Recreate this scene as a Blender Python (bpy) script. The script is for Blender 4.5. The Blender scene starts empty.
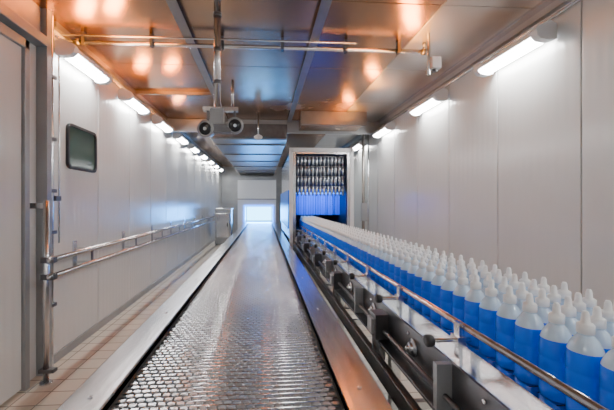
import bpy, math, random
from mathutils import Vector, Matrix
random.seed(4)
S=bpy.context.scene
# ---------------------------------------------------------------- materials
def mat(name,col,rough=0.5,metal=0.0,emit=None,es=0,noise=0.0,nscale=8,bump=0.0,bscale=20,stretch=(1,1,1),rvar=0.0,trans=0.0,col2=None):
    m=bpy.data.materials.new(name); m.use_nodes=True
    nt=m.node_tree; b=nt.nodes['Principled BSDF']
    b.inputs['Base Color'].default_value=(*col,1)
    b.inputs['Roughness'].default_value=rough
    b.inputs['Metallic'].default_value=metal
    if trans: b.inputs['Transmission Weight'].default_value=trans
    if emit:
        b.inputs['Emission Color'].default_value=(*emit,1); b.inputs['Emission Strength'].default_value=es
    tc=nt.nodes.new('ShaderNodeTexCoord'); mp=nt.nodes.new('ShaderNodeMapping')
    nt.links.new(tc.outputs['Object'],mp.inputs['Vector']); mp.inputs['Scale'].default_value=stretch
    if noise>0 or rvar>0:
        n=nt.nodes.new('ShaderNodeTexNoise'); n.inputs['Scale'].default_value=nscale; n.inputs['Detail'].default_value=4
        nt.links.new(mp.outputs[0],n.inputs['Vector'])
        if noise>0:
            r=nt.nodes.new('ShaderNodeValToRGB')
            r.color_ramp.elements[0].position=0.3; r.color_ramp.elements[1].position=0.7
            c2=col2 if col2 else tuple(c*(1-noise) for c in col)
            r.color_ramp.elements[0].color=(*c2,1); r.color_ramp.elements[1].color=(*col,1)
            nt.links.new(n.outputs[0],r.inputs[0]); nt.links.new(r.outputs[0],b.inputs['Base Color'])
        if rvar>0:
            mr=nt.nodes.new('ShaderNodeMapRange'); mr.inputs[3].default_value=max(0.03,rough-rvar); mr.inputs[4].default_value=rough+rvar
            nt.links.new(n.outputs[0],mr.inputs[0]); nt.links.new(mr.outputs[0],b.inputs['Roughness'])
    if bump>0:
        n2=nt.nodes.new('ShaderNodeTexNoise'); n2.inputs['Scale'].default_value=bscale; n2.inputs['Detail'].default_value=2
        nt.links.new(mp.outputs[0],n2.inputs['Vector'])
        bp=nt.nodes.new('ShaderNodeBump'); bp.inputs['Strength'].default_value=bump; bp.inputs['Distance'].default_value=0.02
        nt.links.new(n2.outputs[0],bp.inputs['Height']); nt.links.new(bp.outputs[0],b.inputs['Normal'])
    return m
M_wall=mat('wall_panel_white',(0.72,0.735,0.735),0.20,0.0,noise=0.05,nscale=1.5)
nt=M_wall.node_tree; b=nt.nodes['Principled BSDF']
w=nt.nodes.new('ShaderNodeTexWave'); w.bands_direction='Y'; w.inputs['Scale'].default_value=3.2
tc=nt.nodes.new('ShaderNodeTexCoord'); nt.links.new(tc.outputs['Object'],w.inputs['Vector'])
bp=nt.nodes.new('ShaderNodeBump'); bp.inputs['Strength'].default_value=0.25; bp.inputs['Distance'].default_value=0.004
nt.links.new(w.outputs[1],bp.inputs['Height']); nt.links.new(bp.outputs[0],b.inputs['Normal'])
M_seam=mat('panel_joint',(0.16,0.16,0.15),0.6)
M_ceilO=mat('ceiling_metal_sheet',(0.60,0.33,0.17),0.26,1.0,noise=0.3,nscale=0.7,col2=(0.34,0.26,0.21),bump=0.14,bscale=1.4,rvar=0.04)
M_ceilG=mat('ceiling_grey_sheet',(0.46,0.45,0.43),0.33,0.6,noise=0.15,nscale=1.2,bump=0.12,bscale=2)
M_steel=mat('stainless_steel',(0.72,0.74,0.77),0.20,1.0,noise=0.10,nscale=6,stretch=(1,0.15,1),rvar=0.06)
M_steelw=mat('worn_steel_rail',(0.60,0.61,0.63),0.24,1.0,noise=0.25,nscale=3,stretch=(3,0.3,1),rvar=0.08,bump=0.08,bscale=4)
M_dsteel=mat('dark_steel',(0.18,0.18,0.19),0.35,0.9,noise=0.3,nscale=9)
M_grey=mat('grey_painted_metal',(0.36,0.375,0.39),0.35,0.3,noise=0.15,nscale=3)
M_beam=mat('brown_steel_beam',(0.32,0.30,0.28),0.34,0.8,noise=0.15,nscale=6)
M_black=mat('black_rubber',(0.02,0.02,0.022),0.5)
M_glass=mat('dark_window_glass',(0.075,0.125,0.105),0.10,0.0)
M_lens=mat('camera_lens_glass',(0.02,0.022,0.028),0.08,0.0)
M_white=mat('white_enamel',(0.74,0.76,0.78),0.35)
M_tube=mat('lamp_diffuser',(1,1,1),0.4,emit=(1.0,0.98,0.95),es=54)
M_belt=mat('belt_link_steel',(0.60,0.63,0.67),0.25,0.7,noise=0.12,nscale=9,rvar=0.05)
M_beltbase=mat('belt_underlay',(0.25,0.25,0.25),0.35,0.6,noise=0.2,nscale=10)
M_blue=mat('blue_bottle_body',(0.0,0.15,0.98),0.16,0.0)
M_cap=mat('white_bottle_cap',(0.90,0.92,0.93),0.3)
M_bneck=mat('bottle_shoulder_plastic',(0.60,0.76,0.93),0.15)
M_day=mat('daylight_opening',(0.05,0.05,0.05),0.5,emit=(0.16,0.62,1.0),es=9)
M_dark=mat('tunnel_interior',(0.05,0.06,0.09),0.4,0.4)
M_strip=mat('clear_plastic_bottle',(0.40,0.45,0.52),0.12,0.7)
M_blueglow=mat('blue_glow_emission',(0.02,0.1,1),0.4,emit=(0.01,0.22,1.0),es=6)  # blue emission added for the glow at the exit and in the tunnel
M_bluestrip=mat('blue_curtain_and_glow',(0.0,0.16,0.90),0.3,0.0)
M_floor=bpy.data.materials.new('floor_tiles'); M_floor.use_nodes=True
nt=M_floor.node_tree; b=nt.nodes['Principled BSDF']
tc=nt.nodes.new('ShaderNodeTexCoord'); br=nt.nodes.new('ShaderNodeTexBrick')
nt.links.new(tc.outputs['Object'],br.inputs['Vector'])
br.offset=0.0; br.inputs['Scale'].default_value=1.0
br.inputs['Color1'].default_value=(0.64,0.58,0.49,1); br.inputs['Color2'].default_value=(0.57,0.51,0.43,1); br.inputs['Mortar'].default_value=(0.28,0.26,0.23,1)
br.inputs['Mortar Size'].default_value=0.006; br.inputs['Brick Width'].default_value=0.2; br.inputs['Row Height'].default_value=0.2
nt.links.new(br.outputs['Color'],b.inputs['Base Color']); b.inputs['Roughness'].default_value=0.25
bp=nt.nodes.new('ShaderNodeBump'); bp.inputs['Strength'].default_value=0.4; bp.inputs['Distance'].default_value=0.004; bp.invert=True
nt.links.new(br.outputs['Fac'],bp.inputs['Height']); nt.links.new(bp.outputs[0],b.inputs['Normal'])

# ---------------------------------------------------------------- mesh builder
class MB:
    def __init__(s): s.v=[];s.f=[];s.m=[];s.sm=[];s.mats=[]
    def mi(s,m):
        if m not in s.mats: s.mats.append(m)
        return s.mats.index(m)
    def add(s,vs,fs,m,smooth=False):
        o=len(s.v); s.v+=[tuple(v) for v in vs]; k=s.mi(m)
        for f in fs: s.f.append(tuple(i+o for i in f)); s.m.append(k); s.sm.append(smooth)
    def box(s,x0,x1,y0,y1,z0,z1,m,c=0.0,rot=None,piv=None):
        vs=[(x,y,z) for x in(x0,x1) for y in(y0,y1) for z in(z0,z1)]
        if rot is not None:
            p=Vector(piv) if piv else Vector(((x0+x1)/2,(y0+y1)/2,(z0+z1)/2))
            vs=[tuple(rot@(Vector(v)-p)+p) for v in vs]
        s.add(vs,[(0,1,3,2),(4,6,7,5),(0,4,5,1),(2,3,7,6),(0,2,6,4),(1,5,7,3)],m)
    def lathe(s,prof,m,base,axis=(0,0,1),n=16,caps=True,mfun=None):
        ax=Vector(axis).normalized(); q=Vector((0,0,1)).rotation_difference(ax).to_matrix(); B=Vector(base)
        vs=[]
        for r,z in prof:
            for i in range(n):
                a=2*math.pi*i/n; vs.append(tuple(q@Vector((r*math.cos(a),r*math.sin(a),z))+B))
        o=len(s.v); s.v+=vs
        for j in range(len(prof)-1):
            mm=mfun(j) if mfun else m; k=s.mi(mm)
            for i in range(n):
                i2=(i+1)%n
                s.f.append((o+j*n+i,o+j*n+i2,o+(j+1)*n+i2,o+(j+1)*n+i)); s.m.append(k); s.sm.append(True)
        if caps:
            s.f.append(tuple(o+i for i in reversed(range(n)))); s.m.append(s.mi(mfun(0) if mfun else m)); s.sm.append(False)
            L=(len(prof)-1)*n
            s.f.append(tuple(o+L+i for i in range(n))); s.m.append(s.mi(mfun(len(prof)-2) if mfun else m)); s.sm.append(False)
    def cyl(s,p0,p1,r,m,n=14):
        p0=Vector(p0);p1=Vector(p1); s.lathe([(r,0),(r,(p1-p0).length)],m,p0,p1-p0,n)
    def build(s,name,bevel=0.0,seg=2,loc=None):
        me=bpy.data.meshes.new(name)
        vs=s.v
        if loc: vs=[(v[0]-loc[0],v[1]-loc[1],v[2]-loc[2]) for v in vs]
        me.from_pydata(vs,[],s.f)
        for m in s.mats: me.materials.append(m)
        me.polygons.foreach_set('material_index',s.m); me.polygons.foreach_set('use_smooth',s.sm); me.update()
        o=bpy.data.objects.new(name,me); S.collection.objects.link(o)
        if loc: o.location=loc
        if bevel>0:
            bv=o.modifiers.new('bevel','BEVEL'); bv.width=bevel; bv.segments=seg; bv.limit_method='ANGLE'; bv.angle_limit=math.radians(50)
        return o
XL,XR,H,Y0,Y1=-2.1,2.6,3.4,-3.0,17.0
# ---------------------------------------------------------------- room shell
a=MB(); a.box(XL-0.12,XR+0.12,Y0-0.1,Y1+0.1,-0.1,0,M_floor); a.build('floor')
def panel_wall(name,x,sgn,offs):
    a=MB(); a.box(min(x+sgn*0.03,x+sgn*0.1),max(x+sgn*0.03,x+sgn*0.1),Y0,Y1,0,H,M_seam)
    y=Y0+offs-1.0
    while y<Y1:
        ya=max(y+0.006,Y0); yb=min(y+0.994,Y1)
        if yb>ya: a.box(min(x,x+sgn*0.04),max(x,x+sgn*0.04),ya,yb,0.0,H,M_wall)
        y+=1.0
    return a.build(name,0.006)
panel_wall('wall_left',XL,-1,0.45)
panel_wall('wall_right',XR,1,0.64)
a=MB(); a.box(XL-0.1,XR+0.1,Y0-0.1,Y0,0,H,M_wall); a.build('wall_front')
a=MB(); ox0,ox1,oz0,oz1=-0.86,0.38,0.72,1.42
a.box(XL-0.1,ox0,Y1,Y1+0.1,0,H,M_grey); a.box(ox1,XR+0.1,Y1,Y1+0.1,0,H,M_grey)
a.box(ox0,ox1,Y1,Y1+0.1,0,oz0,M_grey); a.box(ox0,ox1,Y1,Y1+0.1,oz1,H,M_grey)
a.build('wall_back')
a=MB(); a.box(ox0+0.01,ox1-0.01,Y1+0.02,Y1+0.06,oz0+.01,oz1-.01,M_day); a.build('window_2')
a=MB(); a.box(XL-0.1,XR+0.1,Y0,Y1,H+0.03,H+0.1,M_seam)
xs=[XL,-0.82,0.55,1.62,XR]
for i in range(4):
    y=Y0
    while y<Y1:
        yb=min(y+1.5,Y1)
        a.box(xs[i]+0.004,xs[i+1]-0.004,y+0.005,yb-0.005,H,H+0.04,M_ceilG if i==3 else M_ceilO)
        y+=1.5
a.build('ceiling',0.004)
a=MB(); a.box(XL,XL+0.02,3.5,Y1,0,0.09,M_grey); a.build('baseboard_left')
a=MB(); a.box(XR-0.02,XR,Y0,Y1,0,0.09,M_grey); a.build('baseboard_right')
a=MB()
a.box(XR-0.05,XR,Y0,Y1,H-0.09,H,M_grey); a.box(XR-0.13,XR-0.05,Y0,Y1,H-0.025,H,M_steel)
a.cyl((XR-0.03,Y0,3.26),(XR-0.03,Y1,3.26),0.014,M_steel,10)
a.build('trim_1')
a=MB(); a.box(XL,XL+0.05,3.5,Y1,H-0.06,H,M_beam)
a.cyl((XL+0.03,3.5,3.27),(XL+0.03,Y1,3.27),0.012,M_steel,10); a.build('trim_2')
# ---------------------------------------------------------------- door (near left)
a=MB(); xd=XL+0.004
for k in range(3):
    a.box(xd,xd+0.045,0.05+k*0.99,0.05+k*0.99+0.984,0.02,2.92,M_wall)
a.box(xd,xd+0.07,-0.05,0.05,0,3.0,M_grey); a.box(xd,xd+0.07,3.02,3.08,0,3.0,M_grey)
a.box(xd,xd+0.07,-0.05,3.08,2.92,3.0,M_grey)
a.build('door_1',0.006)
a=MB(); a.box(XL,XL+0.11,-0.6,3.26,3.04,3.13,M_grey); a.box(XL,XL+0.05,-0.6,3.26,3.13,H,M_grey); a.build('trim_4',0.006)
a=MB(); a.box(XL,XL+0.10,3.27,3.34,0,H,M_grey); a.box(XL,XL+0.04,3.34,3.42,0,H,M_steel)
a.cyl((XL+0.06,3.40,0),(XL+0.06,3.40,H),0.018,M_steel,12)
a.cyl((XL+0.06,3.52,1.2),(XL+0.06,3.52,3.2),0.010,M_steel,10)
for z in (0.6,1.3,1.7,2.2,2.8): a.box(XL,XL+0.085,3.36,3.45,z,z+0.035,M_dsteel)
a.box(XL,XL+0.08,3.44,3.53,1.62,1.67,M_dsteel)
a.build('trim_3',0.004)
# ---------------------------------------------------------------- rounded window left
def rrect(y0,y1,z0,z1,r,n=6):
    pts=[]
    for cy,cz,a0 in((y1-r,z1-r,0),(y0+r,z1-r,90),(y0+r,z0+r,180),(y1-r,z0+r,270)):
        for i in range(n+1):
            t=math.radians(a0+90*i/n); pts.append((cy+r*math.cos(t),cz+r*math.sin(t)))
    return pts
a=MB(); A=rrect(3.74,4.36,1.97,2.46,0.07); B=rrect(3.77,4.33,2.0,2.43,0.045); n=len(A)
vs=[(XL,p[0],p[1]) for p in A]+[(XL+0.03,p[0],p[1]) for p in A]+[(XL+0.03,p[0],p[1]) for p in B]+[(XL+0.012,p[0],p[1]) for p in B]
fs=[]
for L in range(3):
    for i in range(n): fs.append((L*n+i,L*n+(i+1)%n,(L+1)*n+(i+1)%n,(L+1)*n+i))
a.add(vs,fs,M_black); a.add([(XL+0.012,p[0],p[1]) for p in B],[tuple(range(n))],M_glass)
a.build('window_1')
# ---------------------------------------------------------------- wall lamps
def lamp(side,y,L=0.85):
    a=MB(); x=XL if side<0 else XR; s=-side
    z=3.13 if side<0 else 3.10
    def ext(prof,m,y0,y1):
        n=len(prof); vs=[(x+s*p[0],y0,z+p[1]) for p in prof]+[(x+s*p[0],y1,z+p[1]) for p in prof]
        fs=[(i,(i+1)%n,n+(i+1)%n,n+i) for i in range(n)]+[tuple(range(n)),tuple(reversed(range(n,2*n)))]
        a.add(vs,fs,m)
    ext([(0.04,-0.03),(0.04,0.07),(0.09,0.10),(0.20,0.045),(0.225,0.02),(0.22,-0.012),(0.20,-0.012)],M_white,y-L/2+0.066,y+L/2-0.066)
    ext([(0.055,-0.045),(0.05,-0.028),(0.195,-0.012),(0.20,-0.022),(0.17,-0.050),(0.10,-0.062)],M_tube,y-L/2+0.068,y+L/2-0.068)
    for yy in(y-L/2,y+L/2-0.07):
        ext([(0.035,-0.055),(0.035,0.075),(0.09,0.105),(0.215,0.05),(0.228,0.02),(0.215,-0.03),(0.18,-0.058),(0.10,-0.07)],M_white,yy,yy+0.07)
    for yy in(y-L*0.3,y+L*0.3): ext([(0,-0.01),(0,0.05),(0.05,0.05),(0.05,-0.01)],M_grey,yy-0.02,yy+0.02)
    a.build('wall_lamp',loc=(x+s*0.1,y,z))
for y in(-2.2,-1.2): lamp(-1,y)
yy=3.92
while yy<16.6: lamp(-1,yy); yy+=1.45
for y in(-2.2,-0.4,1.45,3.28,5.05,6.95,8.8,10.8,12.8,14.8): lamp(1,y,0.9)
# ---------------------------------------------------------------- ceiling steelwork
a=MB()
for x in(-0.80,0.54):
    a.box(x-0.03,x+0.03,Y0,Y1,H-0.05,H,M_steel); a.box(x-0.045,x+0.045,Y0,Y1,H-0.058,H-0.05,M_beam)
a.box(XL+.05,-0.8,5.575,5.625,H-0.05,H,M_beam)
a.build('ceiling_beam')
a=MB()
a.cyl((XL+0.01,3.72,3.30),(1.80,3.72,3.30),0.022,M_steel,14)
a.cyl((1.80,3.72,3.30),(1.80,3.72,3.40),0.02,M_steel,12)
a.cyl((XL+0.01,3.64,3.335),(1.0,3.64,3.335),0.010,M_steel,10)
for x in(-1.9,-1.2,-0.45,0.2,0.9,1.5): a.box(x-0.015,x+0.015,3.69,3.75,3.27,3.40,M_dsteel)
for x in(-2.0,1.77): a.lathe([(0.035,0),(0.035,0.06)],M_dsteel,(x,3.72,3.30),(1,0,0))
a.build('ceiling_pipe')
a=MB(); a.box(1.76,1.86,3.46,3.56,3.02,3.14,M_white); a.cyl((1.74,3.50,2.95),(1.74,3.50,3.4),0.016,M_steel); a.cyl((1.81,3.51,2.99),(1.81,3.51,3.02),0.03,M_dsteel)
a.build('junction_box',0.008)
a=MB()
a.box(XL,XR,7.36,7.43,3.12,H,M_grey)
a.box(-1.15,0.50,7.43,16.9,2.98,H,M_grey)
for k in range(6): a.box(-1.18,0.53,8.0+k*1.6,8.05+k*1.6,2.95,H,M_beam)
a.box(-1.15,0.50,7.33,7.36,3.0,3.30,M_dsteel)
a.build('ventilation_duct',0.01)
a=MB(); a.box(0.75,2.0,6.65,7.32,3.16,H,M_ceilO); a.box(0.72,2.03,6.6,6.65,3.13,H,M_beam); a.build('air_plenum',0.008)
a=MB(); px,py=-0.40,2.95
a.cyl((px,py,2.42),(px,py,H),0.030,M_steel,18); a.lathe([(0.07,0),(0.07,0.02)],M_steel,(px,py,H-0.02))
for z in(2.62,2.9,3.2): a.lathe([(0.036,0),(0.036,0.03)],M_dsteel,(px,py,z))
a.box(px-0.12,px+0.18,py-0.03,py+0.03,2.385,2.42,M_steel)
a.box(px-0.055,px+0.055,py-0.05,py+0.06,2.27,2.40,M_grey)
a.box(px-0.03,px+0.12,py-0.04,py+0.05,2.20,2.27,M_dsteel)
a.cyl((px+0.13,py,2.42),(px+0.13,py,2.66),0.012,M_steel)
for dx,dz,tilt in((-0.085,2.24,-0.15),(0.145,2.27,0.10)):
    ax=Vector((tilt,-1,-0.12)).normalized(); c=Vector((px+dx,py+0.05,dz))
    a.lathe([(0.045,-0.06),(0.062,-0.03),(0.066,0.05),(0.072,0.055),(0.072,0.085),(0.058,0.088)],M_grey,c,ax,22)
    a.lathe([(0.055,0.0865),(0.05,0.091),(0.02,0.094)],M_lens,c,ax,22)
    a.lathe([(0.018,0.094),(0.014,0.098)],M_steel,c,ax,12)
    a.box(px+dx-0.01,px+dx+0.01,py+0.02,py+0.05,dz+0.05,2.40,M_dsteel)
a.build('twin_ceiling_camera')
a=MB(); a.cyl((-0.12,7.2,3.02),(-0.12,7.2,3.4),0.02,M_steel); a.lathe([(0.03,0),(0.09,0.05),(0.09,0.09),(0.02,0.13)],M_white,(-0.12,7.2,2.92)); a.build('ceiling_beacon')
# ---------------------------------------------------------------- guard rail left
a=MB(); gx=-1.88
for z in(1.10,0.95):
    a.cyl((gx,3.10,z),(gx,16.0,z),0.024,M_steel,14)
    a.lathe([(0.024,0),(0.018,0.012),(0.0,0.018)],M_steel,(gx,3.10,z),(0,-1,0),14)
y=3.9
while y<16:
    a.box(XL,gx,y-0.012,y+0.012,1.085,1.11,M_steel); a.box(XL,gx,y-0.012,y+0.012,0.935,0.96,M_steel)
    a.box(XL,XL+0.012,y-0.04,y+0.04,0.88,1.18,M_steel); a.box(gx-0.03,gx-0.02,y-0.02,y+0.02,0.92,1.13,M_dsteel); y+=1.3
a.cyl((gx-0.05,3.14,0),(gx-0.05,3.14,1.62),0.024,M_steel,14)
a.lathe([(0.05,0),(0.05,0.012)],M_steel,(gx-0.05,3.14,0)); a.box(gx-0.10,gx+0.03,3.11,3.17,0.10,0.13,M_dsteel)
for z in(0.94,1.09): a.box(gx-0.08,gx+0.03,3.11,3.17,z-0.02,z+0.03,M_dsteel)
a.box(XL,gx-0.05,3.12,3.16,1.55,1.60,M_steel)
a.build('guard_rail')
# ---------------------------------------------------------------- main belt conveyor
ZC=0.70; cx0,cx1=-0.885,0.55; CY0,CY1=0.7,15.5
a=MB()
for (xa,xb,so) in((cx0,cx0+0.19,-1),(cx1-0.19,cx1,1)):
    a.box(xa,xb,CY0,CY1,ZC-0.02,ZC+0.015,M_steelw)
    xe=xa if so<0 else xb
    a.box(min(xe,xe-so*0.012),max(xe,xe-so*0.012),CY0,CY1,ZC-0.20,ZC-0.021,M_steelw)
    xi=xb if so<0 else xa
    a.box(min(xi,xi+so*0.025),max(xi,xi+so*0.025),CY0,CY1,ZC-0.06,ZC+0.03,M_steel)
    y=CY0+0.9
    while y<CY1:
        a.lathe([(0.012,0),(0.012,0.006),(0.006,0.009)],M_steel,((xa+xb)/2,y,ZC+0.015),n=8); y+=1.2
bx0,bx1=cx0+0.20,cx1-0.20
y=CY0+0.3
while y<CY1:
    for x in(cx0+0.05,cx1-0.05):
        a.box(x-0.03,x+0.03,y-0.03,y+0.03,0.02,ZC-0.06,M_steel); a.lathe([(0.05,0),(0.05,0.02)],M_dsteel,(x,y,0))
    a.box(cx0+0.05,cx1-0.05,y-0.02,y+0.02,0.25,0.29,M_steel)
    y+=1.6
NX=24; pw=(bx1-bx0)/NX; pl=0.038
def link(cx,cy,rx,ry,h,z,tl):
    vs=[];fs=[]; n=8
    for k,(s_,t) in enumerate([(1.0,0.0),(0.96,0.7),(0.72,1.0)]):
        for i in range(n):
            t0=2*math.pi*(i+0.5)/n; c,d=math.cos(t0),math.sin(t0)
            sg=lambda q:math.copysign(abs(q)**0.5,q)
            vx=rx*s_*sg(c)*(1 if k<2 else 1.2); vy=ry*s_*sg(d)
            vs.append((cx+vx,cy+vy,z+h*t+(vy*tl if k==2 else 0)))
    for k in range(2):
        for i in range(n): fs.append((k*n+i,k*n+(i+1)%n,(k+1)*n+(i+1)%n,(k+1)*n+i))
    fs.append(tuple(2*n+i for i in range(n)))
    a.add(vs,fs,M_belt,False)
y=CY0+0.02; r=0
while y<CY1:
    off=pw*0.5 if r%2 else 0
    for i in range(NX-(1 if off else 0)):
        link(bx0+pw*(i+0.5)+off,y,pw*0.45,pl*0.37,0.012,ZC-0.034,random.uniform(-0.05,0.05))
    a.cyl((bx0,y+pl*0.5,ZC-0.029),(bx1,y+pl*0.5,ZC-0.029),0.005,M_steel,6)
    y+=pl; r+=1
a.box(bx0,bx1,CY0,CY1,ZC-0.055,ZC-0.036,M_beltbase)
a.build('belt_conveyor')
a=MB(); hx0,hx1=-1.2,0.50
a.box(hx0,ox0-0.02,15.6,Y1-0.01,0,2.75,M_white); a.box(ox1+0.02,hx1+0.05,15.6,Y1-0.01,0,2.75,M_white)
a.box(ox0-0.02,ox1+0.02,15.6,15.7,1.45,2.75,M_white); a.box(ox0-0.02,ox1+0.02,15.6,Y1-0.01,2.7,2.75,M_grey)
a.box(hx0-0.02,hx1+0.07,15.56,15.6,2.65,2.78,M_grey); a.box(hx0-0.02,hx1+0.07,15.57,15.6,1.75,1.8,M_grey)
a.box(ox0-0.02,ox1+0.02,15.52,Y1-0.01,0.0,ZC-0.02,M_steel)  # last stretch of the belt conveyor, built into the housing mesh
a.box(ox0-0.06,ox0,15.55,15.6,0.72,1.5,M_blueglow); a.box(ox1,ox1+0.06,15.55,15.6,0.72,1.5,M_blueglow); a.box(ox0,ox1,15.55,15.6,1.43,1.5,M_blueglow)  # glowing strips added to give the opening blue edges of light
a.build('exit_housing',0.004)
a=MB(); a.box(-1.85,-1.25,13.0,13.6,0.03,1.35,M_grey); a.box(-1.87,-1.23,12.98,13.62,1.35,1.40,M_steel); a.box(-1.78,-1.32,12.97,13.0,0.3,1.2,M_steel)
a.box(-1.40,-1.37,12.94,12.97,0.7,0.85,M_black)
for x in(-1.8,-1.3):
    for y in(13.05,13.55): a.cyl((x,y,0),(x,y,0.04),0.03,M_black)
a.build('control_cabinet',0.006)
# ---------------------------------------------------------------- washing tunnel
ZB=0.984
a=MB(); tx0,tx1,ty0,ty1,tz=0.60,2.06,7.8,11.5,2.84
a.box(tx0,tx0+0.13,ty0,ty1,0,tz,M_steel); a.box(tx1-0.13,tx1,ty0,ty1,0,tz,M_steel)
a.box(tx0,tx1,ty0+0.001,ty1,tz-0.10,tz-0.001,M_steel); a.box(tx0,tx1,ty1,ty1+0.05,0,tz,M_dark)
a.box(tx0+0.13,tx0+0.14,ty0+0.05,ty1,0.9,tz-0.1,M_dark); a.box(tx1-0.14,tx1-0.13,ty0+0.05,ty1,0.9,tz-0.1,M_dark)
a.box(tx0+0.02,tx1-0.02,ty0-0.03,ty0-0.001,tz-0.06,tz+0.03,M_white)
a.box(tx0-0.02,tx0+0.06,ty0-0.03,ty0-0.001,0,tz+0.03,M_white); a.box(tx1-0.06,tx1+0.02,ty0-0.03,ty0-0.001,0,tz+0.03,M_white)
a.box(tx0+0.13,tx1-0.13,ty0+0.02,ty1,ZB-0.1,ZB,M_dsteel)  # bottle conveyor bed carried on inside, built into the tunnel mesh
bp_=[(0.026,0),(0.036,0.01),(0.036,0.14),(0.028,0.17),(0.012,0.20),(0.012,0.215)]
for k in range(4):
    zt=tz-0.15-k*0.235
    a.box(tx0+0.14,tx1-0.14,ty0+0.15,ty0+0.19,zt,zt+0.012,M_dsteel)
    x=tx0+0.19
    while x<tx1-0.16:
        a.lathe(bp_,M_strip,(x,ty0+0.17,zt-0.003),(0,0,-1),12); x+=0.090
x=tx0+0.15
while x<tx1-0.17:
    a.box(x,x+0.055,ty0+0.75,ty0+0.76,1.30,1.95,M_bluestrip,rot=Matrix.Rotation(random.uniform(-0.4,0.4),3,'Z')); x+=0.062  # blue-coloured strips added to stand for the glow inside the tunnel
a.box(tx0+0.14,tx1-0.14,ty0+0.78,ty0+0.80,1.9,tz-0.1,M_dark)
a.cyl((tx0+0.16,ty0+0.5,1.84),(tx1-0.16,ty0+0.5,1.84),0.018,M_blueglow)
a.box(tx0-0.04,tx0,ty0+0.1,ty1,1.0,1.9,M_bluestrip)
a.build('washing_tunnel')
a=MB(); a.cyl((2.25,7.6,0),(2.25,7.6,H),0.035,M_beam); a.box(2.18,2.32,7.5,7.57,1.2,1.6,M_grey); a.cyl((2.40,7.7,0),(2.40,7.7,H),0.02,M_steel); a.build('service_pipe')
# ---------------------------------------------------------------- bottle conveyor
a=MB(); by0,by1=0.35,7.75
a.box(0.87,1.28,by0,by1,ZB-0.03,ZB,M_dsteel)
y=by0+0.02
while y<by1-0.05:
    a.box(0.875,1.275,y,y+0.03,ZB,ZB+0.0015,M_steel); y+=0.036
a.box(0.845,0.87,by0,by1,ZB-0.16,ZB+0.012,M_steel); a.box(1.28,1.305,by0,by1,ZB-0.16,ZB+0.012,M_steel)
a.box(0.775,0.845,by0,by1,ZB-0.055,ZB-0.04,M_steel)
a.box(0.765,0.777,by0,by1,ZB-0.24,ZB-0.035,M_dsteel)
a.box(0.70,0.765,by0,by1,ZB-0.245,ZB-0.23,M_dsteel)
a.cyl((0.735,by0,ZB-0.17),(0.735,by1,ZB-0.17),0.012,M_dsteel,10)
a.box(0.80,1.30,by0,by1,ZB-0.30,ZB-0.28,M_dsteel)
a.box(0.66,0.70,by0,by1,ZB-0.40,ZB-0.30,M_dsteel)
for x,z in((0.835,1.085),(1.30,1.085)):
    a.cyl((x,by0,z),(x,by1,z),0.014,M_steel,12)
y=0.75;k=0
while y<by1-0.3:
    a.box(0.80,0.816,y-0.02,y+0.02,ZB-0.10,1.105,M_steel); a.cyl((0.70,y,1.03),(0.86,y,1.03),0.009,M_steel,10)
    a.lathe([(0.022,0),(0.026,0.01),(0.026,0.03),(0.015,0.035)],M_black,(0.70,y,1.03),(-1,0,0),12)
    a.box(0.79,0.826,y-0.028,y+0.028,1.01,1.05,M_steel)
    a.box(1.315,1.33,y-0.02,y+0.02,ZB-0.10,1.105,M_steel)
    yb=y+0.32
    a.lathe([(0.045,0),(0.045,0.012),(0.026,0.016),(0.026,0.03),(0.010,0.032),(0.010,0.045)],M_steel,(0.765,yb,ZB-0.12),(-1,0,0),18)
    for dz in(-0.05,0.05):
        a.lathe([(0.009,0),(0.009,0.01)],M_steel,(0.765,yb+0.06,ZB-0.12+dz),(-1,0,0),6)
    if k%2==0:
        a.box(0.68,0.765,y+0.05,y+0.17,ZB-0.22,ZB-0.07,M_dsteel); a.lathe([(0.04,0),(0.04,0.14),(0.03,0.16)],M_dsteel,(0.72,y+0.11,ZB-0.22),(0,0,-1),16)
        a.box(0.66,0.70,y+0.07,y+0.15,ZB-0.19,ZB-0.10,M_grey)
    else:
        a.box(0.70,0.765,y-0.03,y+0.0,ZB-0.23,ZB-0.04,M_grey)
    y+=0.62;k+=1
y=0.6
while y<7.7:
    for x in(0.82,1.26):
        a.box(x-0.03,x+0.03,y-0.03,y+0.03,0.02,ZB-0.1,M_steel); a.lathe([(0.05,0),(0.05,0.02)],M_dsteel,(x,y,0))
    a.box(0.82,1.26,y-0.02,y+0.02,0.3,0.35,M_steel); y+=1.5
a.build('bottle_conveyor',0.002,1)
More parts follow.
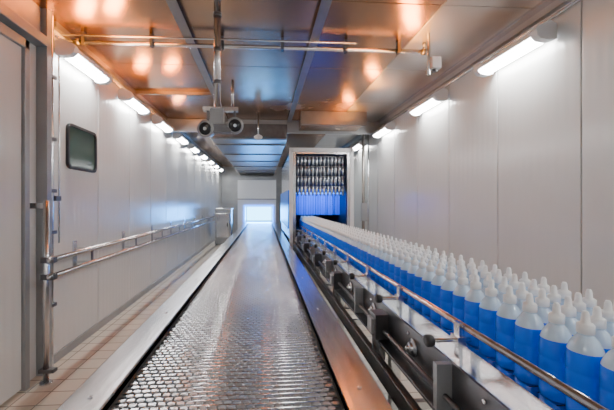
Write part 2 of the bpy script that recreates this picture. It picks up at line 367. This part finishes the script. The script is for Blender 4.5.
# ---------------------------------------------------------------- bottles
prof=[(0.040,0.0),(0.0455,0.005),(0.0455,0.045),(0.0435,0.049),(0.0455,0.053),(0.0455,0.125),(0.0435,0.129),(0.0455,0.133),(0.0455,0.168),
      (0.0435,0.188),(0.037,0.206),(0.027,0.223),(0.019,0.232),(0.017,0.236),(0.0215,0.238),(0.0215,0.262),(0.018,0.266),(0.0115,0.269),(0.0095,0.292),(0.006,0.300)]
def mf(j): return M_blue if j<9 else (M_bneck if j<13 else M_cap)
a=MB(); rows=[0.925+0.0885*i for i in range(4)]
for i,x in enumerate(rows):
    y=0.62+(0.05 if i%2 else 0)
    while y<8.5:
        jx,jy=random.uniform(-.002,.002),random.uniform(-.003,.003); hs=random.uniform(0.985,1.01)
        a.lathe([(r,z*hs) for r,z in prof],M_blue,(x+jx,y+jy,ZB+0.002),n=20 if y<3 else 14,mfun=mf)
        y+=0.1015
a.build('blue_bottles')
# ---------------------------------------------------------------- lights
def area(name,loc,rot,sx,sy,e,col):
    l=bpy.data.lights.new(name,'AREA'); l.shape='RECTANGLE'; l.size=sx; l.size_y=sy; l.energy=e; l.color=col
    o=bpy.data.objects.new(name,l); o.location=loc; o.rotation_euler=rot; S.collection.objects.link(o)
area('exit_daylight',(-0.24,16.9,1.07),(math.radians(-90),0,0),1.2,0.66,110,(0.02,0.30,1.0))
area('tunnel_light',(1.33,8.2,1.80),(math.radians(25),0,0),1.0,0.3,16,(0.03,0.32,1.0))
for i,(x,y,e) in enumerate([(-1.8,3.56,9),(-1.50,3.5,8),(-1.72,4.93,9),(-1.32,4.96,7),(-1.6,6.5,7),(1.60,3.6,8),(1.48,3.35,6),(1.64,5.04,9),(1.60,6.35,6)]):  # added amber lights without fixtures, making orange glow patches on the ceiling
    area('ceiling_glow_helper',(x,y,3.20),(math.pi,0,math.radians(35 if x<0 else -35)),0.13,0.36,e*1.4,(1.0,0.33,0.03))
w=bpy.data.worlds.new('world'); S.world=w; w.use_nodes=True
w.node_tree.nodes['Background'].inputs[0].default_value=(0.6,0.65,0.7,1); w.node_tree.nodes['Background'].inputs[1].default_value=0.4
# ---------------------------------------------------------------- camera
cd=bpy.data.cameras.new('camera'); cd.lens=340/614*36; cd.sensor_width=36; cd.clip_start=0.05
cd.shift_x=22.2/614; cd.shift_y=-2/614
co=bpy.data.objects.new('camera',cd); co.location=(0,0,1.6); co.rotation_euler=(math.radians(90),0,math.radians(-3.5)); S.collection.objects.link(co)
S.camera=co
